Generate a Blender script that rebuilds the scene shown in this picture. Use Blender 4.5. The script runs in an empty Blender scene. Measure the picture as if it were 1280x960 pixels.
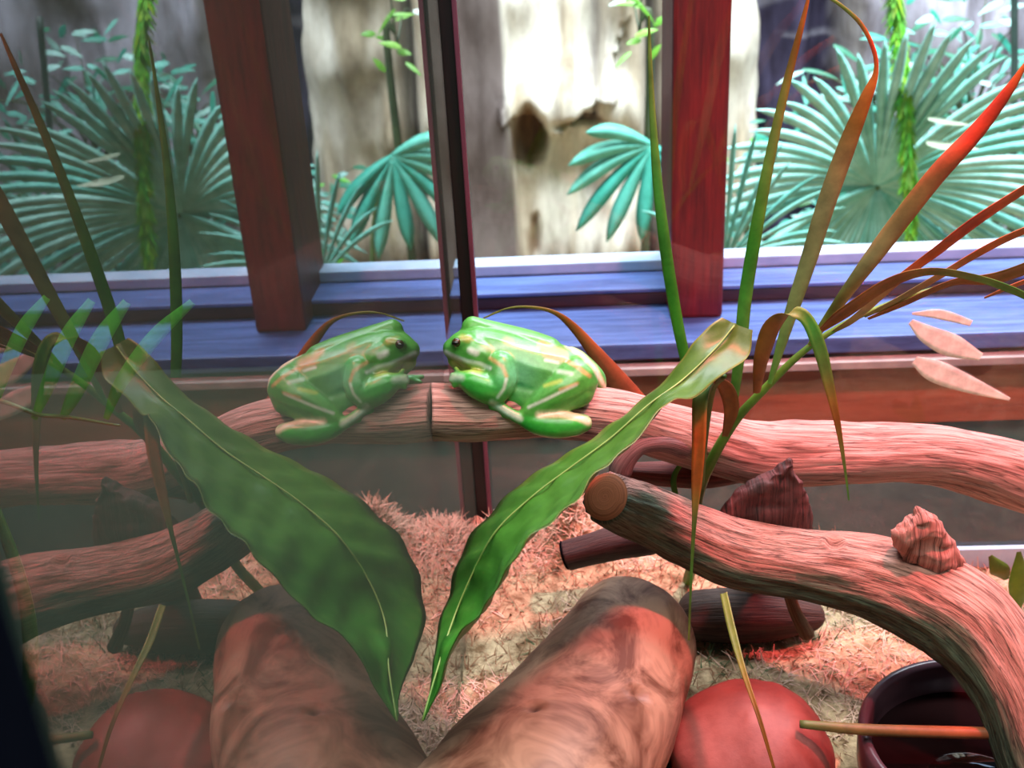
import bpy, bmesh, math, random
import numpy as np
from mathutils import Vector, noise
random.seed(7); rng = np.random.default_rng(7)
scn = bpy.context.scene
col = scn.collection

# ------------------------------------------------------------------ camera
F = 1400.0
PITCH, ROLL, YAW = math.radians(25.59), math.radians(-3.25), math.radians(-3.37)
CAM = Vector((0.085, 0.0, 0.53))
cp, sp, cy, sy = math.cos(PITCH), math.sin(PITCH), math.cos(YAW), math.sin(YAW)
FW = Vector((sy*cp, cy*cp, -sp)); R0 = Vector((cy, -sy, 0)); U0 = R0.cross(FW)
RT = R0*math.cos(ROLL) + U0*math.sin(ROLL); UP = -R0*math.sin(ROLL) + U0*math.cos(ROLL)
cd = bpy.data.cameras.new('camera'); cam = bpy.data.objects.new('camera', cd); col.objects.link(cam)
from mathutils import Matrix
M = Matrix((RT, UP, -FW)).transposed().to_4x4(); M.translation = CAM; cam.matrix_world = M
cd.sensor_width = 36; cd.lens = F/1280*36; cd.clip_start = 0.01; cd.clip_end = 60
cd.dof.use_dof = True; cd.dof.focus_distance = 0.64; cd.dof.aperture_fstop = 13
scn.camera = cam
def ray(x, y): return FW + RT*((x-640)/F) - UP*((y-480)/F)
def at(x, y, Y):
    d = ray(x, y); return CAM + d*((Y-CAM.y)/d.y)
def atz(x, y, z):
    d = ray(x, y); return CAM + d*((z-CAM.z)/d.z)
def proj(p):
    v = Vector(p)-CAM; w = v.dot(FW); return 640+F*v.dot(RT)/w, 480-F*v.dot(UP)/w

# ------------------------------------------------------------------ world, lights, exposure
scn.view_settings.view_transform = 'Standard'; scn.view_settings.look = 'None'
scn.view_settings.gamma = 1; scn.view_settings.use_curve_mapping = False
scn.view_settings.exposure = 0.0
w = bpy.data.worlds.new('world'); scn.world = w; w.use_nodes = True
w.node_tree.nodes['Background'].inputs[0].default_value = (0.55, 0.7, 0.9, 1)
w.node_tree.nodes['Background'].inputs[1].default_value = 0.10
def light(name, kind, loc, target, energy, color, size=0.2, size_y=None, angle=None, blend=0.5):
    d = bpy.data.lights.new(name, kind); d.energy = energy; d.color = color
    if kind == 'AREA':
        d.size = size
        if size_y: d.shape = 'RECTANGLE'; d.size_y = size_y
    if kind == 'SPOT': d.spot_size = math.radians(angle); d.spot_blend = blend; d.shadow_soft_size = size
    o = bpy.data.objects.new(name, d); col.objects.link(o); o.location = loc
    o.rotation_euler = (Vector(target)-Vector(loc)).to_track_quat('-Z', 'Y').to_euler()
    return o
light('courtyard_daylight', 'AREA', (0.7, 1.75, 2.3), (0.7, 2.9, 0.2), 300, (0.84, 0.94, 1.0), 2.4, 1.0)
light('window_skylight', 'AREA', (0.7, 1.9, 1.5), (0.5, 1.0, 0.1), 16, (0.50, 0.70, 1.0), 1.6, 0.5)
light('red_heat_lamp', 'SPOT', (0.46, 0.55, 0.97), (0.40, 0.78, 0.1), 62, (1.0, 0.13, 0.16), 0.03, angle=78, blend=1.0)
light('tank_tube_light', 'AREA', (0.20, 0.30, 0.98), (0.16, 0.60, 0.2), 6.6, (0.92, 1.0, 0.90), 0.55, 0.35)

# ------------------------------------------------------------------ materials
def lin(c):
    return tuple(((v/255)/12.92 if v/255 <= 0.04045 else ((v/255+0.055)/1.055)**2.4) for v in c)
def L4(c): return (*lin(c), 1)
def new_mat(name):
    m = bpy.data.materials.new(name); m.use_nodes = True
    nt = m.node_tree; b = nt.nodes['Principled BSDF']; return m, nt, b
def mat_noise(name, c1, c2, scale=20, stretch=(1, 1, 1), rough=0.6, bump=0.2, coord='Object', detail=6, lo=0.35, hi=0.65, attr=False, spec=0.5, dist=0.0, crack=0):
    """colour from two tones mixed by stretched noise; attr=True multiplies a stored 'col' attribute"""
    m, nt, b = new_mat(name); N = nt.nodes; Lk = nt.links
    tc = N.new('ShaderNodeTexCoord'); mp = N.new('ShaderNodeMapping'); mp.inputs['Scale'].default_value = stretch
    Lk.new(tc.outputs[coord], mp.inputs['Vector'])
    n = N.new('ShaderNodeTexNoise'); n.inputs['Scale'].default_value = scale; n.inputs['Detail'].default_value = detail
    n.inputs['Roughness'].default_value = 0.65; n.inputs['Distortion'].default_value = dist
    Lk.new(mp.outputs[0], n.inputs['Vector'])
    r = N.new('ShaderNodeValToRGB'); r.color_ramp.elements[0].position = lo; r.color_ramp.elements[1].position = hi
    r.color_ramp.elements[0].color = L4(c1); r.color_ramp.elements[1].color = L4(c2)
    Lk.new(n.outputs['Fac'], r.inputs[0]); out = r.outputs[0]
    if crack:     # fine dark splits running with the grain
        mp2 = N.new('ShaderNodeMapping'); mp2.inputs['Scale'].default_value = (stretch[0]*0.5, stretch[1]*0.45, 1); mp2.inputs['Location'].default_value = (3, 5, 0)
        Lk.new(tc.outputs[coord], mp2.inputs['Vector']); n2 = N.new('ShaderNodeTexNoise'); n2.inputs['Scale'].default_value = scale; n2.inputs['Detail'].default_value = 3
        Lk.new(mp2.outputs[0], n2.inputs['Vector']); r2 = N.new('ShaderNodeValToRGB'); e = r2.color_ramp.elements
        e[0].position = 0.478; e[0].color = (1, 1, 1, 1); e[1].position = 0.522; e[1].color = (1, 1, 1, 1); m2 = e.new(0.5); m2.color = (1-crack, 1-crack, 1-crack, 1)
        Lk.new(n2.outputs['Fac'], r2.inputs[0]); x2 = N.new('ShaderNodeMix'); x2.data_type = 'RGBA'; x2.blend_type = 'MULTIPLY'; x2.inputs[0].default_value = 1
        Lk.new(out, x2.inputs[6]); Lk.new(r2.outputs[0], x2.inputs[7]); out = x2.outputs[2]
    if attr:
        a = N.new('ShaderNodeAttribute'); a.attribute_name = 'col'
        mx = N.new('ShaderNodeMix'); mx.data_type = 'RGBA'; mx.blend_type = 'MULTIPLY'; mx.inputs[0].default_value = 1
        Lk.new(a.outputs['Color'], mx.inputs[6]); Lk.new(out, mx.inputs[7]); out = mx.outputs[2]
    Lk.new(out, b.inputs['Base Color'])
    b.inputs['Roughness'].default_value = rough; b.inputs['Specular IOR Level'].default_value = spec
    if bump:
        bp = N.new('ShaderNodeBump'); bp.inputs['Strength'].default_value = bump; bp.inputs['Distance'].default_value = 0.003
        Lk.new(n.outputs['Fac'], bp.inputs['Height']); Lk.new(bp.outputs[0], b.inputs['Normal'])
    return m
W1, W0 = (255, 255, 255), (150, 150, 150)
M_perch = mat_noise('weathered_branch_wood', (168, 146, 142), W1, 6, (0.35, 9, 1), 0.7, 0.6, 'UV', attr=True, lo=0.34, hi=0.6, dist=0.5, crack=.75)
M_bark = mat_noise('grooved_branch_wood', (146, 142, 136), W1, 6, (0.6, 13, 1), 0.8, 1.0, 'UV', attr=True, lo=0.36, hi=0.58, dist=0.5, crack=.7)
M_smooth = mat_noise('smooth_driftwood', (150, 128, 118), W1, 3, (0.7, 2.6, 1), 0.5, 0.12, 'UV', attr=True, lo=0.36, hi=0.6, dist=1.2, detail=4)
M_frog = mat_noise('frog_skin', (222, 228, 222), W1, 260, rough=0.34, bump=0.05, attr=True, spec=0.6)
M_leaf = mat_noise('leaf_green', (205, 215, 200), W1, 60, (1, 1, 1), 0.42, 0.1, attr=True, spec=0.4)
M_blade = mat_noise('palm_blade', (195, 195, 195), W1, 50, rough=0.5, bump=0.1, attr=True, spec=0.35)
M_moss = mat_noise('moss_fibre', (205, 195, 185), W1, 40, rough=0.9, bump=0, attr=True, spec=0.1)
M_soil = mat_noise('coarse_bedding', (120, 92, 66), (214, 186, 148), 70, rough=0.95, bump=1.0, spec=0.1)
M_stone = mat_noise('smooth_red_stone', (120, 54, 50), (158, 82, 74), 24, rough=0.6, bump=0.35)
M_bowl = mat_noise('glazed_bowl', (62, 40, 48), (84, 56, 64), 20, rough=0.3, bump=0.05)
M_redwood = mat_noise('red_stained_timber', (78, 14, 18), (122, 26, 28), 10, (14, 14, 1.2), 0.45, 0.3)
M_ledge = mat_noise('sill_with_sky_blue', (50, 72, 128), (84, 112, 176), 9, (1.2, 16, 8), 0.5, 0.3)  # sky reflected on dark wood, painted in as blue
M_dark = mat_noise('dark_timber', (34, 16, 22), (62, 26, 28), 12, (1, 10, 10), 0.5, 0.2)
M_seal = mat_noise('black_corner_seal', (16, 10, 12), (30, 18, 20), 12, (6, 6, 1), 0.4, 0.1)
M_edge = mat_noise('maroon_edge_trim', (92, 44, 62), (112, 60, 80), 12, (6, 6, 1), 0.4, 0.1)
M_board = mat_noise('brown_board', (136, 74, 50), (168, 94, 64), 10, (1, 8, 8), 0.7, 0.2)
M_pale = mat_noise('pale_strip', (150, 138, 136), (180, 166, 160), 30, rough=0.6, bump=0.1)
M_grey = mat_noise('grey_wall_paint', (84, 106, 100), (102, 124, 116), 4, rough=0.9, bump=0.05)
M_black = mat_noise('dull_black', (6, 8, 14), (12, 14, 22), 10, rough=1.0, bump=0.05, spec=0.0)
M_murk = mat_noise('grey_green_wall', (62, 72, 58), (92, 98, 76), 3, rough=0.9, bump=0.05)
M_rock = mat_noise('limestone', (188, 180, 176), W1, 7, (2.2, 2.2, 0.8), 0.95, 0.6, attr=True, spec=0.1, lo=0.3, hi=0.62)
M_fan = mat_noise('fan_palm_leaf', (190, 210, 200), W1, 20, rough=0.45, bump=0.1, attr=True, spec=0.5)
M_light_blue = mat_noise('pale_blue_edging', (150, 176, 205), (176, 198, 222), 20, rough=0.5, bump=0.05)
def flat(name, c, rough=0.4, spec=0.5):
    m, nt, b = new_mat(name); b.inputs['Base Color'].default_value = L4(c)
    b.inputs['Roughness'].default_value = rough; b.inputs['Specular IOR Level'].default_value = spec; return m
M_eye = flat('eye_dark', (14, 10, 8), 0.08); M_gold = flat('iris_gold', (58, 40, 18), 0.2)
M_water = flat('dark_water', (30, 14, 14), 0.05)
def glass_mat(name, ior, tint, film=0.0):
    m = bpy.data.materials.new(name); m.use_nodes = True; nt = m.node_tree; N = nt.nodes; Lk = nt.links
    N.remove(N['Principled BSDF']); out = N['Material Output']
    tr = N.new('ShaderNodeBsdfTransparent'); tr.inputs[0].default_value = (*tint, 1)
    tr2 = N.new('ShaderNodeBsdfTransparent')
    gl = N.new('ShaderNodeBsdfGlossy'); gl.inputs['Roughness'].default_value = 0.0; gl.inputs[0].default_value = (1, 1, 1, 1)
    fr = N.new('ShaderNodeFresnel'); fr.inputs['IOR'].default_value = ior
    ge = N.new('ShaderNodeNewGeometry')
    a = N.new('ShaderNodeMixShader'); b = N.new('ShaderNodeMixShader')
    Lk.new(fr.outputs[0], a.inputs[0]); Lk.new(tr.outputs[0], a.inputs[1]); Lk.new(gl.outputs[0], a.inputs[2])
    src = a.outputs[0]
    if film:      # pale diffuse film mixed in to haze the reflection
        df = N.new('ShaderNodeBsdfDiffuse'); df.inputs[0].default_value = L4((190, 200, 170)); c = N.new('ShaderNodeMixShader')
        tn = N.new('ShaderNodeTexNoise'); tn.inputs['Scale'].default_value = 6; tc = N.new('ShaderNodeTexCoord'); Lk.new(tc.outputs['Object'], tn.inputs['Vector'])
        mt = N.new('ShaderNodeMath'); mt.operation = 'MULTIPLY'; mt.inputs[1].default_value = film*2; Lk.new(tn.outputs['Fac'], mt.inputs[0])
        Lk.new(mt.outputs[0], c.inputs[0]); Lk.new(src, c.inputs[1]); Lk.new(df.outputs[0], c.inputs[2]); src = c.outputs[0]
    Lk.new(ge.outputs['Backfacing'], b.inputs[0]); Lk.new(src, b.inputs[1]); Lk.new(tr2.outputs[0], b.inputs[2])
    Lk.new(b.outputs[0], out.inputs[0]); return m
M_sidepane = glass_mat('side_pane_glass', 1.72, (0.86, 0.92, 0.88), 0.03)
M_backpane = glass_mat('back_pane_glass', 1.5, (0.95, 0.97, 0.97))

# ------------------------------------------------------------------ helpers
def tag(o, label=None, cat=None, group=None, kind=None):
    if label: o['label'] = label
    if cat: o['category'] = cat
    if group: o['group'] = group
    if kind: o['kind'] = kind
    return o
def empty(name, loc, label, cat, group=None):
    o = bpy.data.objects.new(name, None); col.objects.link(o); o.location = loc; o.empty_display_size = 0.02
    return tag(o, label, cat, group)
def mesh(name, verts, faces, mat, parent=None, smooth=True, cols=None, uvs=None):
    me = bpy.data.meshes.new(name)
    off = parent.location if parent is not None else None
    if off is None and len(verts):
        # origin at the base centre of the mesh
        V = np.array([tuple(v) for v in verts]); off = Vector(((V[:, 0].min()+V[:, 0].max())/2, (V[:, 1].min()+V[:, 1].max())/2, V[:, 2].min())); loc = off
    else: loc = Vector((0, 0, 0))
    me.from_pydata([(v[0]-off[0], v[1]-off[1], v[2]-off[2]) for v in verts], [], [tuple(f) for f in faces])
    me.materials.append(mat)
    if smooth: me.polygons.foreach_set('use_smooth', [True]*len(me.polygons))
    if cols is not None:
        a = me.color_attributes.new('col', 'FLOAT_COLOR', 'POINT')
        a.data.foreach_set('color', np.array([(*c[:3], 1.0) for c in cols], dtype=np.float32).ravel())
    if uvs is not None:
        ul = me.uv_layers.new(name='UVMap'); li = np.zeros(len(me.loops), dtype=np.int32); me.loops.foreach_get('vertex_index', li)
        ul.data.foreach_set('uv', np.array(uvs, dtype=np.float32)[li].ravel())
    me.update()
    o = bpy.data.objects.new(name, me); col.objects.link(o); o.location = loc
    if parent is not None: o.parent = parent
    return o
def box(name, x0, x1, y0, y1, z0, z1, mat, parent=None, bevel=0.0):
    bm = bmesh.new(); bmesh.ops.create_cube(bm, size=1)
    for v in bm.verts:
        v.co = Vector((x0+(v.co.x+.5)*(x1-x0), y0+(v.co.y+.5)*(y1-y0), z0+(v.co.z+.5)*(z1-z0)))
    if bevel: bmesh.ops.bevel(bm, geom=bm.edges[:], offset=bevel, segments=2, affect='EDGES', profile=0.6)
    bm.verts.ensure_lookup_table()
    vs = [v.co.copy() for v in bm.verts]; fs = [[v.index for v in f.verts] for f in bm.faces]; bm.free()
    return mesh(name, vs, fs, mat, parent, smooth=False)
def catmull(P, n):
    """P: list of numpy rows; resample to n rows"""
    P = np.array(P, float); k = len(P)
    t = np.linspace(0, k-1, n); out = []
    for u in t:
        i = min(int(u), k-2); f = u-i
        p1, p2 = P[i], P[i+1]; p0 = P[i-1] if i > 0 else 2*p1-p2; p3 = P[i+2] if i+2 < k else 2*p2-p1
        out.append(0.5*((2*p1)+(-p0+p2)*f+(2*p0-5*p1+4*p2-p3)*f*f+(-p0+3*p1-3*p2+p3)*f**3))
    return np.array(out)
def frames(path):
    T = np.gradient(path, axis=0); T /= np.linalg.norm(T, axis=1)[:, None]
    up = np.array([0, 0, 1.0]);
    if abs(T[0] @ up) > 0.9: up = np.array([0, 1.0, 0])
    Nn = []; n = up - T[0]*(up @ T[0]); n /= np.linalg.norm(n)
    for t in T:
        n = n - t*(n @ t); n /= np.linalg.norm(n); Nn.append(n)
    Nn = np.array(Nn); return T, Nn, np.cross(T, Nn)
def tube(pts, rad, n=40, seg=16):
    pts = [tuple(p) for p in pts]; q = catmull([(*p, r) for p, r in zip(pts, rad)], n)
    path, R = q[:, :3], q[:, 3]; T, A, B = frames(path); V = []; Fc = []; 
    for i in range(n):
        for j in range(seg):
            a = 2*math.pi*j/seg; V.append(path[i]+R[i]*(math.cos(a)*A[i]+math.sin(a)*B[i]))
    for i in range(n-1):
        for j in range(seg):
            k = (j+1) % seg; Fc.append((i*seg+j, i*seg+k, (i+1)*seg+k, (i+1)*seg+j))
    Fc.append(tuple(range(seg))[::-1]); Fc.append(tuple((n-1)*seg+j for j in range(seg)))
    return V, Fc
def log(name, pts, rad, mat, parent, c_top, c_low, n=150, seg=56, amp=0.10, groove=0.05, dents=(), seed=0, flat_end=(0, 0), lowmix=0.0, low0=0.42):
    """weathered branch: swept rings with long grooves, knots, cut or rounded ends"""
    q = catmull([(*p, r) for p, r in zip([tuple(p) for p in pts], rad)], n)
    path, R = q[:, :3], q[:, 3]; T, A, B = frames(path)
    s = np.concatenate([[0], np.cumsum(np.linalg.norm(np.diff(path, axis=0), axis=1))])
    V = []; Cc = []; UV = []; Fc = []
    fl_wall = flat_end[0] == 2
    for i in range(n):
        sc = 1.0
        for e, (d, fl) in enumerate(((s[i], flat_end[0]), (s[-1]-s[i], flat_end[1]))):
            rr = R[0 if e == 0 else -1]*(0.9 if not fl else 0.12)
            if fl == 2: continue
            if d < rr: sc *= math.sqrt(max(0.0, 1-(1-d/rr)**2))*(1 if not fl else 0.15)+(0 if not fl else 0.85)
        sc = max(sc, 0.02)
        for j in range(seg):
            a = 2*math.pi*j/seg+math.pi; ca, sa = math.cos(a), math.sin(a)
            big = noise.noise(Vector((s[i]*14+seed, ca*0.9, sa*0.9)))
            g = noise.noise(Vector((s[i]*22+seed, ca*5.5, sa*5.5))); g2 = noise.noise(Vector((s[i]*45+seed, ca*13, sa*13)))
            d = ca*A[i]+sa*B[i]
            r = R[i]*sc*(1+amp*big*1.6+groove*(g+0.7*g2))
            p = path[i]+r*d; knot_tone = 1.0
            for (c, rr, dep) in dents:
                q2 = np.linalg.norm(p-np.array(c))/rr
                if q2 < 1.6:
                    if q2 < 1: p = p-d*dep*(1-q2*q2)
                    else: p = p+d*dep*0.25*math.sin((q2-1)/0.6*math.pi)
            if fl_wall: p[0] = max(p[0], 0.0002)
            V.append(p)
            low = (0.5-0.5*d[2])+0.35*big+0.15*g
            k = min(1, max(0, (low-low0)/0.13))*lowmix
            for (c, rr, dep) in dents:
                knot_tone = min(knot_tone, 0.18+0.82*min(1, max(0, (np.linalg.norm(p-np.array(c))/rr-.45)/.4)))  # darker wood inside the knots
            Cc.append(tuple((lin(c_top)[m]*(1-k)+lin(c_low)[m]*k)*knot_tone for m in range(3)))
            UV.append((s[i]*10, j/seg if j < seg else 1))
    for i in range(n-1):
        for j in range(seg):
            k = (j+1) % seg; Fc.append((i*seg+j, i*seg+k, (i+1)*seg+k, (i+1)*seg+j))
    for e in (0, n-1):
        c = len(V); V.append(path[e] if not (fl_wall and e == 0) else np.array([0.0002, path[e][1], path[e][2]])); Cc.append(Cc[e*seg]); UV.append((s[e]*10, 0.5))
        for j in range(seg):
            k = (j+1) % seg; Fc.append((c, e*seg+k, e*seg+j) if e == 0 else (c, e*seg+j, e*seg+k))
    return mesh(name, V, Fc, mat, parent, cols=Cc, uvs=UV)
def hit(px, py, P, rad):
    '''the point of a branch surface seen at a spot: walk along the sight line until it reaches the swept radius'''
    q = catmull([(*tuple(p), r) for p, r in zip(P, rad)], 120)
    for k in range(2000):
        v = np.array(at(px, py, 0.30+k*0.0003)); d = np.linalg.norm(q[:, :3]-v, axis=1)
        if (d-q[:, 3]).min() <= 0: return tuple(v)
    return tuple(v)
def blade(name, pts, widths, colors, mat, parent, n=40, fold=0.25, side=None, twist=0.0, cross=5, th=0.00035):
    """long leaf strip with thickness, a shallow V fold and a colour that changes along its length"""
    q = catmull([(*tuple(p), w_) for p, w_ in zip(pts, widths)], n); path, Wd = q[:, :3], np.maximum(q[:, 3], 0.0002)
    T = np.gradient(path, axis=0); T /= np.linalg.norm(T, axis=1)[:, None]+1e-9
    s = np.array(side if side is not None else (0.9, 0.35, 0.0)); V = []; Cc = []; Fc = []
    ci = np.linspace(0, len(colors)-1, n)
    for layer in (0, 1):
        for i in range(n):
            S = s-T[i]*(s @ T[i])
            if np.linalg.norm(S) < 0.15: S = np.array([0.2, 0.3, 1.0])-T[i]*(np.array([0.2, 0.3, 1.0]) @ T[i])
            S /= np.linalg.norm(S); Nn = np.cross(T[i], S)
            a = twist*i/(n-1); S, Nn = S*math.cos(a)+Nn*math.sin(a), Nn*math.cos(a)-S*math.sin(a)
            k = min(int(ci[i]), len(colors)-2); f = ci[i]-k; c = [lin(colors[k])[m]*(1-f)+lin(colors[k+1])[m]*f for m in range(3)]
            for j in range(cross):
                u = j/(cross-1)*2-1
                V.append(path[i]+S*u*Wd[i]/2+Nn*(abs(u)*fold*Wd[i]/2+(th if layer else 0))); Cc.append(c)
    off = n*cross
    for i in range(n-1):
        for j in range(cross-1):
            a = i*cross+j; Fc.append((a, a+1, a+cross+1, a+cross)); b = a+off; Fc.append((b, b+cross, b+cross+1, b+1))
        a = i*cross; Fc.append((a, a+cross, a+cross+off, a+off)); a = i*cross+cross-1; Fc.append((a, a+off, a+cross+off, a+cross))
    return mesh(name, V, Fc, mat, parent, cols=Cc)

# ------------------------------------------------------------------ setting: window, sill, walls
X0, X1 = -0.04, 1.9
def S(o): return tag(o, kind='structure')
S(box('trim_1', X0, X1, 1.00, 1.13, 0.072, 0.089, M_ledge, bevel=0.003))         # lower ledge
S(box('trim_2', X0, X1, 1.005, 1.02, 0.0685, 0.0715, M_dark))
S(box('trim_3', X0, X1, 1.10, 1.19, 0.0895, 0.104, M_dark, bevel=0.002))
S(box('trim_4', X0, X1, 1.098, 1.19, 0.1042, 0.1085, M_ledge, bevel=0.0015))
S(box('trim_5', X0, X1, 1.15, 1.18, 0.109, 0.121, M_light_blue, bevel=0.002))
S(box('trim_6', X0, X1, 0.990, 1.004, 0.059, 0.067, M_pale, bevel=0.001))
S(box('baseboard_back', X0, X1, 1.006, 1.02, -0.01, 0.058, M_board, bevel=0.001))
S(box('wall_back', -0.75, X1, 1.021, 1.10, -0.6, 0.0685, M_grey))
S(box('wall_back_left', -0.75, X0-0.001, 1.02, 1.12, 0.0690, 1.6, M_black))
S(box('wall_left', -0.80, -0.752, -0.6, 1.12, -0.6, 1.6, M_murk))
S(box('floor', -0.80, 1.9, -0.6, 1.02, -0.66, -0.602, M_murk))
S(box('courtyard_floor', -0.8, 2.6, 1.20, 3.5, -0.7, -0.6, M_soil))
# window with upright posts (structure), one pane of glass
wn = empty('window_1', (0.2, 1.06, 0.089), None, None); tag(wn, kind='structure')
p = box('post', 0.187, 0.240, 1.06, 1.18, 0.089, 1.2, M_redwood, wn, bevel=0.004)
p['label'] = 'red stained timber post'
box('post', 1.02, 1.075, 1.06, 1.18, 0.089, 1.2, M_redwood, wn, bevel=0.004)

# ------------------------------------------------------------------ courtyard rock face
def px_of(X, z): return proj((X, 3.0, z))
def rock_wall():
    nx, nz = 300, 210; xs = np.linspace(-1.0, 2.4, nx); zs = np.linspace(-0.6, 1.4, nz); V = []; C = []; Fc = []
    def sm(a, b, x): t = min(1, max(0, (x-a)/(b-a))); return t*t*(3-2*t)
    for z in zs:
        for X in xs:
            u, v = px_of(X, z)
            wob = 14*noise.noise(Vector((X*3, 0, z*4)))+7*noise.noise(Vector((X*9, 5, z*10)))
            uu = u+wob; vv = v+wob
            st = noise.noise(Vector((X*16, 2, z*2.2))); st2 = noise.noise(Vector((X*40, 2, z*5))); bl = noise.noise(Vector((X*5, 9, z*5)))
            h = 0.10*bl+0.05*st+0.02*st2
            pale = np.array(lin((236, 230, 216))); tan = np.array(lin((176, 158, 130))); brn = np.array(lin((128, 96, 58))); gry = np.array(lin((112, 100, 96))); pur = np.array(lin((96, 88, 116))); lil = np.array(lin((186, 182, 196)))
            c = pale
            k = sm(0.0, 0.35, st+0.3*st2); c = c*(1-k*0.75)+tan*k*0.75
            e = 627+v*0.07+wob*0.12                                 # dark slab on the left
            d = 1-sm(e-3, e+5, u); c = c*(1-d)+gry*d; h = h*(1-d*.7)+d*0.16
            if uu > 628 and v < 152+30*noise.noise(Vector((X*8, 1, 0))) - (abs(uu-690)*0.25) and uu < 775: h += 0.10   # overhanging face
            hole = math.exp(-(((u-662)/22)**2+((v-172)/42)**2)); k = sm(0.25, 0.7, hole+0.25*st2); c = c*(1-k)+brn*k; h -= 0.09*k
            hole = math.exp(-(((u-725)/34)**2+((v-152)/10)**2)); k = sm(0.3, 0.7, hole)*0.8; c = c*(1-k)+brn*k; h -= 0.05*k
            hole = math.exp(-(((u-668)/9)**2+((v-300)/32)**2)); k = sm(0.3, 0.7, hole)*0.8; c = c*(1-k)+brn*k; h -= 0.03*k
            k = math.exp(-((u-742-8*st2)/6)**2)*(1 if v < 150 else 0.4); c = c*(1-k*.7)+gry*k*.7; h -= 0.05*k
            k = math.exp(-((u-818)/9)**2); c = c*(1-k)+gry*0.5*k; h -= 0.15*k
            k = sm(818, 830, u)*(1-sm(905, 915, u)); c = c*(1-k*.5)+tan*k*.5
            k = sm(948, 966, uu)*(1-sm(1078, 1092, uu)); lay = sm(0.0, 0.3, noise.noise(Vector((X*3, 4, z*16)))) if v < 75 else 0.0
            c = c*(1-k)+(pur*(0.55+0.6*max(0, st))*(1-lay*.7)+lil*0.8*lay*.7)*k; h -= 0.35*k
            k = sm(1080, 1095, uu); c = c*(1-k)+(lil*(0.9+0.4*bl))*k
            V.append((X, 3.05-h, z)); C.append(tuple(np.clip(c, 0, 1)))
    for i in range(nz-1):
        for j in range(nx-1):
            a = i*nx+j; Fc.append((a, a+1, a+nx+1, a+nx))
    # give it a back so it is a solid bank
    b = len(V)
    for (X, z) in ((-1.0, -0.6), (2.4, -0.6), (2.4, 1.4), (-1.0, 1.4)): V.append((X, 3.7, z)); C.append((.3, .3, .3))
    co = (0, nx-1, nz*nx-1, (nz-1)*nx)
    Fc += [(co[0], b, b+1, co[1]), (co[1], b+1, b+2, co[2]), (co[2], b+2, b+3, co[3]), (co[3], b+3, b, co[0]), (b, b+3, b+2, b+1)]
    return mesh('rock_face', V, Fc, M_rock, cols=C)
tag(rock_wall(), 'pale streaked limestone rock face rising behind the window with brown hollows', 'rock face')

# ------------------------------------------------------------------ courtyard plants
def leaf_shape(base, direction, normal, length, width, n=7, droop=0.0):
    d = Vector(direction).normalized(); nn = Vector(normal); s = d.cross(nn).normalized(); nn = s.cross(d).normalized(); V = []; Fc = []
    for i in range(n+1):
        t = i/n; wd = width*math.sin(math.pi*(0.06+0.94*t)**0.75)*0.5+0.0006
        c = Vector(base)+d*length*t+Vector((0, 0, -droop*length*t*t))
        V += [c-s*wd-nn*wd*0.2, c+nn*wd*0.15, c+s*wd-nn*wd*0.2]
    for i in range(n):
        a = i*3; Fc += [(a, a+1, a+4, a+3), (a+1, a+2, a+5, a+4)]
    return V, Fc
def fan(name, label, hub, a0, a1, nl, length, width, tilt, cA, cB, group=None, seed=1, stalk=None):
    rs = random.Random(seed); root = empty(name, Vector(stalk[-1]) if stalk else hub, label, 'palm', group)
    hub = Vector(hub)
    for i in range(nl):
        t = i/(nl-1); a = math.radians(a0+(a1-a0)*t+rs.uniform(-1.5, 1.5)); L = length*(0.8+0.2*math.sin(math.pi*t))*rs.uniform(0.92, 1.05)
        d = Vector((math.cos(a), -tilt*(0.6+0.4*math.sin(a*1.3)), math.sin(a)))
        n = 12; V = []; Fc = []; C = []; d.normalize(); nrm = Vector((0, -1, 0.35)); s = d.cross(nrm).normalized(); f = rs.random()
        for k in range(n+1):
            u = k/n; wd = width*(0.25+0.9*u)*(1-u**5)*0.5+0.0004
            c = hub+d*L*u+Vector((0, 0, -0.22*L*u**2.2*(0.4+abs(math.cos(a)))))
            V += [c-s*wd, c+nrm.normalized()*wd*0.45, c+s*wd, c-nrm.normalized()*0.0012]
            cc = tuple(lin(cA)[m]*(1-f)+lin(cB)[m]*f for m in range(3)); C += [cc]*4
        for k in range(n):
            q = k*4
            for j in range(4): Fc.append((q+j, q+(j+1) % 4, q+4+(j+1) % 4, q+4+j))
        Fc += [(3, 2, 1, 0), (n*4, n*4+1, n*4+2, n*4+3)]
        mesh('leaflet', V, Fc, M_fan, root, cols=C)
    if stalk:
        V, Fc = tube(stalk, [0.006]*len(stalk), 14, 8); mesh('stalk', V, Fc, M_fan, root, cols=[lin((120, 150, 90))]*len(V))
    return root
h1 = at(1096, 232, 2.15)
fan('fan_palm', 'large pale turquoise fan palm leaf spread low behind the right window opening', h1, -172, 178, 64, 0.46, 0.027, 0.55, (140, 225, 210), (200, 248, 236), seed=3,
    stalk=[h1, at(1100, 330, 2.2), at(1105, 460, 2.25), Vector((at(1105, 460, 2.25).x, 2.25, -0.6))])
h2 = at(815, 182, 2.2)
fan('fan_palm', 'small turquoise fan palm leaf poking from behind the red timber post', h2, 148, 330, 9, 0.19, 0.044, 0.3, (70, 185, 165), (130, 220, 200), seed=5,
    stalk=[h2, at(850, 260, 2.3), at(870, 420, 2.35), Vector((at(870, 420, 2.35).x, 2.35, -0.6))])
h3 = at(1262, 235, 2.4)
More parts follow.
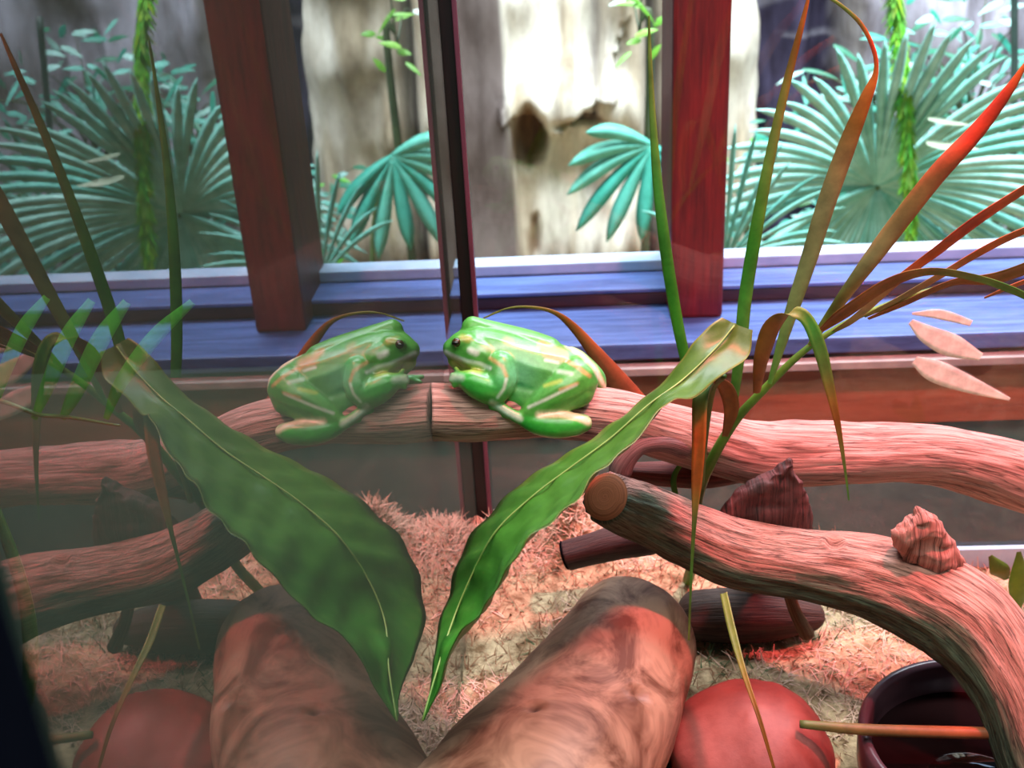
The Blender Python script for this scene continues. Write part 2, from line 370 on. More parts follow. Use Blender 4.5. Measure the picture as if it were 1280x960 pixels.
fan('fan_palm', 'pale fan palm leaf at the right edge of the window view', h3, -60, 240, 26, 0.34, 0.02, 0.4, (100, 190, 180), (170, 230, 220), seed=8,
    stalk=[h3, at(1262, 400, 2.45), Vector((at(1262, 400, 2.45).x, 2.45, -0.6))])
h4 = at(905, 330, 1.9)
fan('fan_palm', 'narrow leaved palm tuft just right of the red timber post', h4, 30, 130, 14, 0.30, 0.012, 0.3, (110, 200, 185), (170, 230, 215), seed=12,
    stalk=[h4, at(908, 430, 1.9), Vector((at(908, 430, 1.9).x, 1.9, -0.6))])
# green stem wrapped in short leaves
def fuzzy_stem():
    root = empty('climbing_plant_pole', Vector((at(1138, 300, 2.05).x, 2.05, -0.6)), 'upright bright yellow green stem behind the fan palm', 'plant')
    P = [at(1108, -60, 2.05), at(1122, 20, 2.05), at(1131, 120, 2.05), at(1138, 225, 2.05), at(1139, 330, 2.05), Vector((at(1138, 330, 2.05).x, 2.05, -0.6))]
    V, Fc = tube(P, [0.010, 0.010, 0.010, 0.009, 0.008, 0.008], 60, 10); C = [lin((130, 205, 50))]*len(V)
    q = catmull([tuple(p) for p in P[:5]], 200); rs = random.Random(4)
    mesh('stem', V, Fc, M_fan, root, cols=C); V2 = []; F2 = []; C2 = []
    for k in range(520):
        c = Vector(q[rs.randrange(200)]); a = rs.uniform(0, 6.28); d = Vector((math.cos(a)*0.5, math.sin(a)*0.5, -1))
        v, f = leaf_shape(c+Vector((math.cos(a), math.sin(a), 0))*0.008, d, (math.cos(a), math.sin(a), 0.2), rs.uniform(0.02, 0.035), 0.006, 3)
        o = len(V2); V2 += v; F2 += [tuple(i+o for i in t) for t in f]; cc = lin((rs.randint(110, 190), rs.randint(200, 235), rs.randint(40, 90))); C2 += [cc]*len(v)
    fo = mesh('foliage', V2, F2, M_fan, root, cols=C2)
fuzzy_stem()
def shrub(label, cx, cy_, Y, rx, rz, n, cols, lw=(0.03, 0.06), seed=1, stemcol=(80, 90, 60)):
    rs = random.Random(seed); c0 = at(cx, cy_, Y); root = empty('leafy_shrub', Vector((c0.x, Y, -0.6)), label, 'shrub')
    V, Fc = tube([Vector((c0.x, Y, -0.6)), Vector((c0.x+.02, Y, c0.z-rz*.5)), c0], [0.010, 0.008, 0.004], 16, 8)
    mesh('stem', V, Fc, M_fan, root, cols=[lin(stemcol)]*len(V)); V2 = []; F2 = []; C2 = []
    for k in range(n):
        a = rs.uniform(0, 6.28); r = math.sqrt(rs.random()); b = c0+Vector((math.cos(a)*r*rx, rs.uniform(-.15, .15), math.sin(a)*r*rz))
        g = rs.uniform(0, 6.28); d = Vector((math.cos(g), rs.uniform(-.6, .3), math.sin(g)*0.6-0.15))
        v, f = leaf_shape(b, d, (rs.uniform(-.4, .4), -0.8, 0.7), rs.uniform(*lw), rs.uniform(0.009, 0.016), 5, 0.2)
        o = len(V2); V2 += v; F2 += [tuple(i+o for i in t) for t in f]; C2 += [lin(rs.choice(cols))]*len(v)
        if k % 6 == 0:
            v, f = tube([c0+Vector((0, 0, -rz*.3)), (b+c0)/2+Vector((0, 0, .02)), b], [0.003, 0.002, 0.001], 8, 5)
            o = len(V2); V2 += v; F2 += [tuple(i+o for i in t) for t in f]; C2 += [lin(stemcol)]*len(v)
    mesh('foliage', V2, F2, M_fan, root, cols=C2)
CY = [(70, 170, 150), (130, 215, 200), (190, 235, 228), (60, 140, 110)]
shrub('turquoise small leaved shrub right of the yellow green stem', 1215, 120, 2.5, 0.24, 0.24, 210, CY, seed=2)
shrub('pale leafy twigs left of the yellow green stem above the fan palm', 1085, 118, 2.6, 0.15, 0.14, 55, CY, (0.05, 0.09), seed=6)
shrub('low green and turquoise undergrowth filling the bottom of the right opening', 1190, 290, 2.7, 0.5, 0.22, 330, CY+[(60, 120, 60)], seed=9)
shrub('sparse sprig hanging near the top of the middle window opening', 800, 25, 2.3, 0.03, 0.10, 12, [(120, 180, 60), (150, 205, 90), (235, 245, 240)], seed=11)
shrub('small leafy tuft at the foot of the rocks beside the red post', 925, 250, 2.5, 0.08, 0.2, 60, CY+[(110, 200, 60)], seed=14)
# broad leaves, their glare painted on as white
for i, (a, b, Y, wd, lab) in enumerate((((1158, 178), (1224, 186), 2.0, 0.022, 'lower of two glaring white leaves beside the yellow green stem'),
                                        ((1160, 148), (1212, 156), 2.0, 0.014, 'upper and thinner of two white leaves beside the yellow green stem'))):
    A_, B_ = at(*a, Y), at(*b, Y); V, Fc = leaf_shape(A_, B_-A_, (0, -0.5, 1), (B_-A_).length, wd)
    o = len(V); V2 = V+[v+Vector((0, 0.0006, -0.0006)) for v in V]; F2 = Fc+[tuple(reversed([k+o for k in f])) for f in Fc]
    tag(mesh('glare_leaf', V2, F2, M_fan, cols=[lin((255, 252, 225))]*len(V2)), lab, 'leaf')
# dark bamboo canes at the right
for i, (a, b, Y, lab) in enumerate((((1268, -40), (1262, 330), 2.3, 'dark upright cane at the right edge among the shrubs'),)):
    A_, B_ = at(*a, Y), at(*b, Y); V, Fc = tube([A_, (A_+B_)/2+Vector((.004, 0, 0)), B_, Vector((B_.x, Y, -0.6))], [0.007]*4, 30, 8)
    tag(mesh('cane', V, Fc, M_fan, cols=[lin((70, 84, 80))]*len(V)), lab, 'cane')

# ------------------------------------------------------------------ terrarium shell
tk = empty('terrarium', (0.45, 0.48, -0.15), 'large glass terrarium whose left pane mirrors the frogs, dark corner strip at the back', 'terrarium')
TX1, TY0, TY1 = 1.25, 0.135, 0.830
box('base', -0.006, TX1, TY0, TY1+0.012, -0.15, -0.10, M_black, tk, bevel=0.003)
g = box('side_pane', -0.005, 0.0, TY0, TY1, -0.0999, 0.75, M_sidepane, tk); g['label'] = 'reflective left glass pane'
g = box('back_pane', 0.0, TX1, TY1, TY1+0.005, -0.0999, 0.75, M_backpane, tk); g['label'] = 'clear back glass pane'
box('corner_seal', 0.0, 0.0128, TY1-0.012, TY1-0.0005, -0.0999, 0.75, M_seal, tk, bevel=0.001)
box('corner_trim', 0.0098, 0.0134, TY1-0.0150, TY1-0.0115, -0.0999, 0.75, M_edge, tk, bevel=0.0008)
box('corner_post', -0.06, -0.0002, TY0-0.03, TY0-0.001, -0.10, 0.75, M_black, tk, bevel=0.002)
box('bottom_edging', 0.02, TX1, TY1-0.006, TY1-0.0005, -0.0999, -0.038, M_light_blue, tk)

# ------------------------------------------------------------------ bedding
def hz(x, y):
    h = 0.008*noise.noise(Vector((x*9, y*9, 1)))+0.006*noise.noise(Vector((x*22, y*22, 4)))
    h += 0.045*math.exp(-(((x-0.085)/0.020)**2+((y-0.79)/0.03)**2))
    h += 0.012*math.exp(-(((x-0.02)/0.03)**2+((y-0.80)/0.03)**2))
    a = min(1, max(0, (x-.24)/.16)); b = min(1, max(0, (y-.62)/.16)); h -= 0.055*a*a*(3-2*a)*b*b*(3-2*b)
    return h
def bedding():
    nx, ny = 130, 90; xs = np.linspace(0.001, TX1-0.01, nx); ys = np.linspace(TY0+0.002, TY1-0.0065, ny); V = []; Fc = []
    for y in ys:
        for x in xs: V.append((x, y, hz(x, y)))
    n0 = len(V)
    for i in range(ny-1):
        for j in range(nx-1): a = i*nx+j; Fc.append((a, a+1, a+nx+1, a+nx))
    rim = [j for j in range(nx)]+[i*nx+nx-1 for i in range(1, ny)]+[(ny-1)*nx+j for j in range(nx-2, -1, -1)]+[i*nx for i in range(ny-2, 0, -1)]
    for r in rim: V.append((V[r][0], V[r][1], -0.099))
    for k in range(len(rim)):
        k2 = (k+1) % len(rim); Fc.append((rim[k], n0+k, n0+k2, rim[k2]))
    Fc.append(tuple(range(n0, n0+len(rim))))
    tag(mesh('bedding', V, Fc, M_soil), 'coarse brown bedding covering the bottom of the terrarium', 'bedding', kind='stuff')
bedding()
def moss():
    V = []; Fc = []; C = []; rs = random.Random(3)
    N_ = 26000
    for k in range(N_):
        if k < 19000: x = rs.uniform(0.002, 0.62); y = rs.uniform(0.50, TY1-0.008)
        elif k < 22500: x = rs.uniform(0.002, 0.20); y = rs.uniform(0.36, 0.60)
        else: x = abs(rs.gauss(0.06, 0.05))+0.002; y = min(TY1-0.008, rs.gauss(0.79, 0.03))
        if (x-.322)**2+(y-.508)**2 < .078**2: continue
        dens = noise.noise(Vector((x*16, y*16, 7)))
        if dens < -0.22 and rs.random() < 0.6: continue
        z = hz(x, y)-0.001; a = rs.uniform(0, 6.28); L = rs.uniform(0.006, 0.017); el = rs.uniform(0.05, 1.1)
        d = Vector((math.cos(a)*math.cos(el), math.sin(a)*math.cos(el), math.sin(el))); s = Vector((-math.sin(a), math.cos(a), 0))
        wd = rs.uniform(0.00035, 0.0009); p = Vector((x, y, z)); cur = rs.uniform(-0.8, 0.8); o = len(V)
        gr = math.exp(-(((x-0.185)/0.05)**2+((y-0.66)/0.035)**2))+0.10*max(0, noise.noise(Vector((x*12, y*12, 3))))
        t = rs.random(); c1 = np.array(lin((246, 206, 184)))*(0.75+0.35*t)
        if rs.random() < gr*1.0: c1 = np.array(lin((112, 134, 96)))*(0.7+0.5*t)
        elif dens < -0.05: c1 = np.array(lin((176, 132, 104)))*(0.7+0.5*t)
        for q in range(4):
            u = q/3; wq = wd*(1-0.75*u)
            side = s*math.cos(cur*u)+Vector((0, 0, 1))*math.sin(cur*u)*0.6
            V += [p-side*wq, p+side*wq]; C += [tuple(c1)]*2
            d = (d+s*cur*0.28+Vector((0, 0, -0.13))).normalized(); p = p+d*L/3
            if p.x < 0.0006: p.x = 0.0006
            if p.y > TY1-0.0065: p.y = TY1-0.0065
        for q in range(3): a_ = o+q*2; Fc.append((a_, a_+1, a_+3, a_+2))
    tag(mesh('moss', V, Fc, M_moss, cols=C), 'dry pinkish cream sphagnum moss strewn over the bedding', 'moss', kind='stuff')
moss()

# ------------------------------------------------------------------ logs
PT = (208, 160, 148)
def perch():
    P = [at(541, 515, .607)-Vector((at(541, 515, .607).x+0.002, 0, 0)), at(600, 516, .612), at(680, 513, .618), at(760, 520, .628), at(820, 535, .640), at(880, 551, .652), at(950, 567, .66), at(1060, 567, .67), at(1180, 570, .68), at(1290, 600, .69), at(1400, 640, .70)]
    o = empty('perch_branch', P[3]-Vector((0, 0, .02)), 'long weathered reddish branch with the frog on its left end by the glass', 'branch')
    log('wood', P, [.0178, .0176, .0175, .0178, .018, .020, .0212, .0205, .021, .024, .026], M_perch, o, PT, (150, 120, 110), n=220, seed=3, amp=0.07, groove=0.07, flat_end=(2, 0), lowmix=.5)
    a = [at(862, 560, .636), at(830, 552, .626), at(800, 556, .62), at(780, 575, .618), at(772, 598, .618)]
    sn = log('side_root', a, [.0085, .0065, .006, .007, .008], M_perch, o, (165, 125, 125), (120, 90, 90), n=60, seg=28, seed=9, lowmix=.4)
    a = [at(775, 588, .655), at(820, 592, .66), at(880, 592, .665), at(940, 590, .672)]
    log('under_root', a, [.005, .0085, .010, .006], M_perch, o, (150, 70, 62), (100, 60, 55), n=50, seg=28, seed=19, lowmix=.4)
perch()
def chunk(name, rows, Y, depth, mat, parent, color, seed):
    '''jagged solid splinter: stacked irregular oval rings, rows = (height, left, right)'''
    q = catmull(rows, 40); V = []; Fc = []; sg = 36; N0 = len(q)
    for i, (y, xl, xr) in enumerate(q):
        a_, b_ = at(xl, y, Y), at(xr, y, Y); c = (a_+b_)/2; hw = (b_-a_)/2
        for j in range(sg):
            a = 2*math.pi*j/sg; ca, sa = math.cos(a), math.sin(a)
            k = 0.35+0.65*min(1, i/14)
            p = c+hw*(abs(ca)**.8*(1 if ca > 0 else -1))+Vector((0, -1, 0.25))*sa*depth*k*(1+.5*noise.noise(Vector((ca*2+seed, i*.12, sa*2))))
            p += Vector((noise.noise(p*220), noise.noise(p*200+Vector((seed, 0, 0))), noise.noise(p*240+Vector((0, 7, 0)))))*.0022
            V.append(p)
    for i in range(N0-1):
        for j in range(sg): Fc.append((i*sg+j, (i+1)*sg+j, (i+1)*sg+(j+1) % sg, i*sg+(j+1) % sg))
    Fc += [tuple(range(sg)), tuple((N0-1)*sg+j for j in reversed(range(sg)))]
    if parent is None: return V, Fc
    return mesh(name, V, Fc, mat, parent, cols=[lin(color)]*len(V), uvs=[(v[2]*10, v[0]*8) for v in V])
def logB():
    P = [at(757, 621, .564), at(795, 638, .590), at(850, 664, .600), at(920, 692, .598), at(1000, 705, .592), at(1080, 719, .582), at(1150, 742, .567), at(1218, 785, .547), at(1268, 860, .52), at(1300, 950, .495), at(1325, 1060, .47)]
    for p in P[-2:]: p.z = max(p.z, 0.03)
    o = empty('gnarled_log', P[5]-Vector((0, 0, .03)), 'thick grooved grey and pink log sloping from centre to lower right, cut end at left', 'log')
    kn = hit(1043, 677, P, [.0150, .0175, .0195, .0215, .0225, .0255, .0285, .0275, .0240, .023, .023])
    log('wood', P, [.0150, .0175, .0195, .0215, .0225, .0255, .0285, .0275, .0240, .023, .023], M_bark, o, (206, 146, 130), (88, 104, 80), n=240, seg=72, seed=5, amp=0.07, groove=0.09, flat_end=(1, 0), lowmix=.95, low0=.29,  # top painted pinker and underside darker as lit; grey green bark is real
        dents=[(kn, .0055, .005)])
    # cut face
    q = P[0]; d = (P[1]-P[0]).normalized()
    V = []; Fc = []; s1 = d.cross(Vector((0, 0, 1))).normalized(); s2 = s1.cross(d); rs = 10; sg = 40
    for i in range(rs+1):
        for j in range(sg):
            a = 2*math.pi*j/sg; r = .0142*i/rs; V.append(q-d*(.0012-0.0012*(i/rs)**4+0.00005*math.sin(i*2.6))+(s1*math.cos(a)+s2*math.sin(a))*max(r, 1e-5))
    for i in range(rs):
        for j in range(sg): Fc.append((i*sg+j, i*sg+(j+1) % sg, (i+1)*sg+(j+1) % sg, (i+1)*sg+j))
    c = mesh('cut_end', V, Fc, M_smooth, o, cols=[lin((206, 124, 84))]*len(V), uvs=[(0, i/40) for i in range(len(V))]); c['label'] = 'sawn brown end grain'
    chunk('broken_stub', [(637, 1149, 1155), (645, 1142, 1167), (655, 1128, 1176), (668, 1116, 1185), (685, 1120, 1197), (705, 1135, 1206), (728, 1160, 1205)], .566, .011, M_perch, o, (196, 132, 118), 2)
logB()
def logC():
    P = [atz(792, 758, .045), atz(782, 805, .047), atz(757, 865, .050), atz(722, 925, .053), atz(672, 1010, .056), atz(610, 1110, .06), atz(550, 1220, .06)]
    k1 = hit(800, 868, P, [.043, .045, .0485, .053, .060, .064, .064]); k2 = hit(668, 884, P, [.043, .045, .0485, .053, .060, .064, .064])
    o = empty('driftwood_log', P[2]-Vector((0, 0, .05)), 'fat smooth pinkish driftwood log at bottom centre pointing towards the viewer', 'log')
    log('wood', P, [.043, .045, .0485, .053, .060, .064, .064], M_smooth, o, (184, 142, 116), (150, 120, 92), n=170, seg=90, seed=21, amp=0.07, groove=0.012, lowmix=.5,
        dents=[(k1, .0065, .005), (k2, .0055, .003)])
logC()
def small_logs():
    P = [at(706, 694, .70), at(735, 686, .70), at(775, 676, .70), at(830, 668, .70)]
    o = empty('hollow_twig', P[1]-Vector((0, 0, .014)), 'short dark hollow branch end poking out left of the gnarled log', 'branch')
    log('wood', P, [.011, .0115, .013, .013], M_perch, o, (84, 58, 52), (56, 42, 40), n=60, seg=32, seed=31, flat_end=(1, 0), lowmix=.5)
    d = (P[1]-P[0]).normalized(); V, Fc = tube([P[0]-d*0.0012, P[0]-d*0.0002], [.0100, .0112], 3, 24); c = mesh('hollow', V, Fc, M_black, o); c['label'] = 'black disc for the dark inside of the hollow end'  # closed end; its dark inside is painted as a black disc
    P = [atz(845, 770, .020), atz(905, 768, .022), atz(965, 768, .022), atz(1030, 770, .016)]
    tag(log('dark_log', P, [.016, .019, .018, .009], M_perch, None, (84, 60, 50), (60, 46, 40), n=80, seg=36, seed=33, lowmix=.5), 'dark brown log lying on the moss under the gnarled log', 'log')  # dark brown all over, a little darker underneath
    P = [at(984, 735, .625), at(994, 765, .618), at(1012, 800, .61)]
    tag(log('broken_twig', P, [.0042, .0045, .0058], M_perch, None, (170, 130, 90), (130, 96, 66), n=40, seg=20, seed=35), 'short tan twig stub leaning from the moss under the gnarled log', 'twig')
small_logs()
def shard():
    vs, fs = chunk('x', [(573, 984, 988), (580, 976, 990), (590, 965, 993), (600, 945, 1000), (612, 925, 1006), (628, 908, 1012), (648, 899, 1015), (675, 898, 1017), (710, 905, 1012)], .622, .010, None, None, None, 5)
    lo = at(960, 690, .622); V, Fc = tube([Vector((lo.x+.01, .705, 0.0)), Vector((lo.x+.004, .665, lo.z-.015)), at(958, 640, .622)], [.014, .013, .006], 12, 14); o = len(vs)
    vs = list(vs)+[Vector(v) for v in V]; fs += [tuple(k+o for k in f) for f in Fc]
    tag(mesh('bark_splinter', vs, fs, M_perch, cols=[lin((104, 54, 52))]*len(vs), uvs=[(v[2]*10, v[0]*8) for v in vs]), 'dark pointed bark splinter standing behind the gnarled log', 'bark')
shard()
def rock():
    c = atz(940, 935, 0.02); c.z = 0.008; V = []; Fc = []; n, m_ = 40, 60
    for i in range(n+1):
        th = math.pi*i/n
        for j in range(m_):
            ph = 2*math.pi*j/m_; d = Vector((math.sin(th)*math.cos(ph), math.sin(th)*math.sin(ph), math.cos(th)))
            r = 1+0.10*noise.noise(d*1.4+Vector((3, 1, 0)))+0.02*noise.noise(d*6)
            V.append(c+Vector((d.x*.052*r, d.y*.056*r, d.z*.045*r)))
    for i in range(n):
        for j in range(m_): Fc.append((i*m_+j, (i+1)*m_+j, (i+1)*m_+(j+1) % m_, i*m_+(j+1) % m_))
    tag(mesh('stone', V, Fc, M_stone), 'smooth domed red stone at the bottom right of the driftwood log', 'stone')
rock()
def bowl():
    o = empty('water_bowl', (0.322, 0.508, 0.0), 'round dark purple brown water bowl partly under the log at bottom right', 'bowl')
    prof = [(0.0, 0.004), (.05, .004), (.062, .012), (.0655, .030), (.0665, .043), (.0685, .0465), (.0715, .0465), (.0735, .043), (.0725, .02), (.064, -.004), (0.0, -.004)]
    sg = 72; V = []; Fc = []
    for (r, z) in prof:
        for j in range(sg): a = 2*math.pi*j/sg; V.append((o.location.x+r*math.cos(a), o.location.y+r*math.sin(a), z+.001))
    for i in range(len(prof)-1):
        for j in range(sg): Fc.append((i*sg+j, i*sg+(j+1) % sg, (i+1)*sg+(j+1) % sg, (i+1)*sg+j))
    mesh('bowl_body', V, Fc, M_bowl, o)
    V, Fc = tube([(o.location.x, o.location.y, .0065), (o.location.x, o.location.y, .026)], [.058, .0655], 4, 60)
    w_ = mesh('water', V, Fc, M_water, o); w_['label'] = 'still dark water'
bowl()
def twig():
    P = [atz(1000, 905, .056), atz(1080, 912, .054), atz(1170, 915, .053), atz(1262, 917, .053)]
    V, Fc = tube(P, [.0024, .0034, .0036, .0036], 40, 14); n = len(V)
    C = [tuple(np.array(lin((96, 112, 60)))*(1-min(1, i/n*1.2))+np.array(lin((176, 96, 60)))*min(1, i/n*1.2)) for i in range(n)]
    tag(mesh('cut_stalk', V, Fc, M_blade, cols=C), 'straight brown green stalk lying across the stone and the water bowl', 'stalk')
twig()

# ------------------------------------------------------------------ plants inside the terrarium
def broad_leaf():
    Ls = [(527, 900), (537, 860), (543, 815), (552, 770), (566, 725), (580, 682), (608, 645), (640, 611), (675, 587), (710, 568), (750, 540), (785, 514), (818, 487), (845, 457), (868, 428), (886, 408), (902, 397)]
    Rs = [(530, 901), (551, 852), (565, 803), (592, 775), (612, 750), (632, 715), (655, 678), (690, 650), (720, 624), (748, 587), (776, 565), (811, 530), (835, 501), (866, 497), (898, 471), (935, 446), (941, 412)]
    YL = [.425, .45, .49, .53, .555, .565, .572, .575, .575, .575, .572, .57, .572, .575, .58, .585, .59]
    YR = [.425, .428, .428, .424, .42, .418, .418, .43, .44, .455, .47, .49, .51, .535, .555, .575, .585]
    L = catmull([tuple(at(*p, y)) for p, y in zip(Ls, YL)], 90); R = catmull([tuple(at(*p, y)) for p, y in zip(Rs, YR)], 90)
    o = empty('broad_leaf', Vector(R[-1]), 'broad green leaf hanging across the logs, its tip touching the left glass', 'leaf')
    cr = 19; V = []; C = []; Fc = []
    gr = np.array(lin((58, 132, 40))); ol = np.array(lin((84, 112, 42))); ye = np.array(lin((176, 150, 70)))
    for lay in (0, 1):
        for i in range(90):
            t = i/89
            for j in range(cr):
                u = j/(cr-1); p = Vector(L[i])*(1-u)+Vector(R[i])*u
                wd = (Vector(R[i])-Vector(L[i])).length; mid = abs(u-.45)
                T = Vector(L[min(89, i+1)])-Vector(L[max(0, i-1)]); Nn = T.cross(Vector(R[i])-Vector(L[i])); Nn = Nn.normalized() if Nn.length > 1e-9 else Vector((0, 0, 1))
                h = -0.05*wd*math.exp(-(mid/0.05)**2)+0.05*wd*math.sin(u*math.pi)+0.005*wd*math.sin((t*26+mid*6)*2*math.pi*0.5)+.0012*noise.noise(p*60)
                V.append(p+Nn*(h+(0.0006 if lay else 0)))
                k = min(1, max(0, t*1.15-.1)); c = gr*(1-k)+ol*k
                e = max(0, 1-min(u, 1-u)/0.03)*0.55*k; c = c*(1-e)+ye*e
                v = 0.12*math.exp(-(((t*22-mid*5) % 1-.5)/.07)**2)*(1 if 0.02 < u < 0.98 else 0); c = c*(1-v)+np.array(lin((150, 175, 90)))*v
                C.append(tuple(c))
    off = 90*cr
    for i in range(89):
        for j in range(cr-1):
            a = i*cr+j; Fc.append((a, a+cr, a+cr+1, a+1)); b = a+off; Fc.append((b, b+1, b+cr+1, b+cr))
        for j in (0, cr-1):
            a = i*cr+j; Fc.append((a, a+off, a+cr+off, a+cr))
    mesh('leaf_blade', V, Fc, M_leaf, o, cols=C)
    mids = [Vector(L[i])*.55+Vector(R[i])*.45 for i in range(0, 90, 8)]
    Vt, Ft = tube([m_+Vector((0, -.0005, .0005)) for m_ in mids], [.0005]*len(mids), 60, 8); mr = mesh('midrib', Vt, Ft, M_leaf, o, cols=[lin((150, 175, 95))]*len(Vt)); mr['label'] = 'pale green midrib'
    st = [at(905, 470, .585), at(890, 490, .60), at(880, 560, .612), at(876, 610, .618)]
    Vt, Ft = tube(st, [.0018, .002, .002, .0022], 24, 8); mesh('petiole', Vt, Ft, M_leaf, o, cols=[lin((86, 110, 40))]*len(Vt))
broad_leaf()
def palm():
    base = atz(868, 770, 0.0); base = Vector((base.x, .735, 0.0))
    o = empty('young_palm', base, 'young palm with long narrow green and orange blades rising over the branches at right', 'palm')
    st = [base, at(868, 690, .69), at(872, 625, .65), at(890, 575, .624), at(920, 525, .62), at(955, 487, .617), at(1000, 443, .617), at(1050, 408, .619), at(1110, 380, .623), at(1190, 355, .63), at(1290, 333, .64)]
    V, Fc = tube(st, [.0042, .004, .0036, .0034, .003, .0026, .0022, .0018, .0015, .0013, .001], 90, 10)
    s_ = mesh('stem', V, Fc, M_blade, o, cols=[lin((92, 140, 46))]*len(V))
    G, G2, OL, BR, OR, RE, TN = (70, 150, 40), (92, 160, 60), (130, 140, 62), (146, 92, 34), (214, 104, 40), (214, 60, 34), (170, 150, 100)
    mm = .62/1400
    B = [ # (points with depth, widths px, colours)
        ([(857, 452, .60), (846, 400, .60), (833, 320, .60), (822, 230, .60), (816, 150, .60), (812, 60, .60), (811, 20, .6)], [14, 15, 15, 12, 8, 4, 2], [G, G, G2, OL, OL]),
        ([(915, 520, .612), (926, 430, .61), (932, 370, .61), (945, 290, .61), (962, 200, .61), (982, 110, .61), (1000, 40, .61), (1012, -8, .61)], [10, 16, 17, 16, 13, 10, 7, 3], [G2, G2, G, OL, BR, OR]),
        ([(962, 480, .612), (985, 405, .61), (1010, 330, .605), (1035, 250, .60), (1062, 175, .60), (1084, 120, .60), (1095, 90, .60), (1092, 62, .60), (1076, 30, .60), (1050, 6, .60), (1030, -6, .60)], [6, 16, 21, 23, 21, 14, 6, 5, 5, 4, 3], [G2, (150, 160, 100), TN, BR, OR, RE, OL, OL]),
        ([(1012, 432, .615), (1035, 400, .61), (1075, 345, .60), (1120, 285, .595), (1175, 215, .59), (1225, 160, .59), (1262, 112, .59), (1282, 80, .59)], [6, 14, 21, 25, 24, 19, 12, 4], [OL, OL, TN, (176, 120, 70), RE, RE, OR]),
        ([(1040, 415, .618), (1070, 395, .61), (1120, 350, .60), (1170, 312, .595), (1225, 270, .59), (1300, 222, .59)], [5, 12, 15, 18, 19, 14], [OL, TN, OR, RE, OR]),
        ([(1080, 395, .62), (1120, 375, .61), (1180, 340, .60), (1240, 305, .595), (1300, 278, .595)], [5, 10, 12, 14, 12], [OL, TN, OR, OR]),
        ([(946, 492, .612), (952, 450, .60), (964, 412, .595), (984, 394, .59), (1006, 396, .585), (1023, 430, .582), (1036, 480, .582), (1048, 535, .582), (1056, 585, .582), (1061, 625, .582)], [10, 20, 24, 20, 17, 18, 14, 8, 4, 2], [BR, BR, BR, OL, G2, OL, OR, OL, G2]),
        ([(1026, 412, .61), (1060, 385, .60), (1110, 352, .595), (1160, 338, .59), (1215, 345, .59), (1262, 360, .59), (1300, 378, .59)], [8, 22, 20, 14, 12, 12, 10], [BR, BR, BR, OL, G2, G2]),
        ([(1085, 398, .62), (1130, 378, .61), (1190, 352, .605), (1245, 345, .60), (1310, 322, .60)], [4, 10, 12, 22, 26], [BR, BR, BR, BR]),
        ([(884, 478, .575), (876, 500, .565), (874, 545, .555), (871, 600, .552), (868, 650, .55), (864, 720, .55), (861, 800, .55)], [22, 21, 19, 15, 7, 4, 3], [G2, OL, OR, OR, OL, G2, OL]),
        ([(896, 472, .59), (908, 485, .60), (914, 510, .605), (906, 545, .61)], [14, 21, 20, 8], [BR, BR, BR]),
        ([(790, 505, .70), (768, 475, .70), (742, 440, .70), (715, 408, .70), (690, 390, .70), (655, 384, .70), (628, 388, .70), (604, 398, .70)], [40, 32, 20, 12, 6, 3.5, 3, 2], [(176, 96, 66), (170, 96, 60), BR, OL, OL]),
        ([(850, 640, .64), (842, 600, .64), (858, 570, .64)], [8, 8, 5], [(90, 110, 50), G]),
        ([(905, 742, .56), (916, 790, .535), (930, 840, .505), (950, 900, .48), (972, 975, .46)], [11, 12, 9, 7, 4], [OL, OL, BR, BR]),
        ([(1230, 372, .61), (1262, 358, .61), (1310, 340, .61)], [3, 8, 10], [BR, OR]),
    ]
    for i, (P, Wd, Cl) in enumerate(B):
        blade('leaflet', [at(*p) for p in P], [w_*mm*(P[k][2]/.6) for k, w_ in enumerate(Wd)], Cl, M_blade, o, n=50, side=(0.9, -0.12, 0.35) if i not in (4, 5, 7, 8, 14) else (-0.25, -.5, 1))
palm()
def right_leaf():
    o = empty('young_leaf_plant', Vector((at(1275, 700, .72).x, .72, 0)), 'small yellow green leaf standing in the moss at the right edge', 'plant')
    for (a, b, wd, c) in (((1272, 765), (1274, 690), .016, (120, 150, 40)), ((1258, 725), (1238, 695), .014, (116, 116, 40))):
        blade('leaf', [at(*a, .70), (at(*a, .70)+at(*b, .70))/2+Vector((0, -.004, 0)), at(*b, .70)], [.004, wd, .003], [c, c], M_leaf, o, n=20, side=(1, 0, 0))
    V, Fc = tube([o.location, at(1272, 755, .70)], [.0015, .0012], 8, 6); mesh('stem', V, Fc, M_leaf, o, cols=[lin((110, 130, 50))]*len(V))
right_leaf()
# plant in the dim space beyond the left pane
def outer_plant():
    o = empty('strappy_plant', (-0.40, 0.60, -0.6), 'blurred bright green strap leaves seen beyond the left glass', 'plant')
    G = (50, 150, 36); rc = [o.location+Vector((-.1, 0, .3)), Vector((-.30, .60, .02)), at(-40, 530, .60), at(60, 520, .60), at(150, 532, .60)]
    for (a, b, c) in (((5, 465), (58, 372), 20), ((60, 480), (114, 376), 22), ((95, 488), (158, 378), 24), ((150, 480), (240, 378), 20), ):
        A_, B_ = at(*a, .60), at(*b, .60); m_ = (A_+B_)/2+Vector((0, 0, .004)); r_ = at(a[0]-18, 524+max(0, a[0]-150)*.2, .60); w_ = c*.62/1400
        blade('leaf', [r_, A_, m_, B_], [w_*.4, w_*.9, w_, w_*.5], [G, G, (90, 190, 60), (110, 200, 80)], M_leaf, o, n=30, side=(.9, 0, .3))
    V, Fc = tube(rc, [.008, .006, .002, .0014, .0008], 50, 8); mesh('stem', V, Fc, M_leaf, o, cols=[lin((50, 80, 34))]*len(V))
outer_plant()
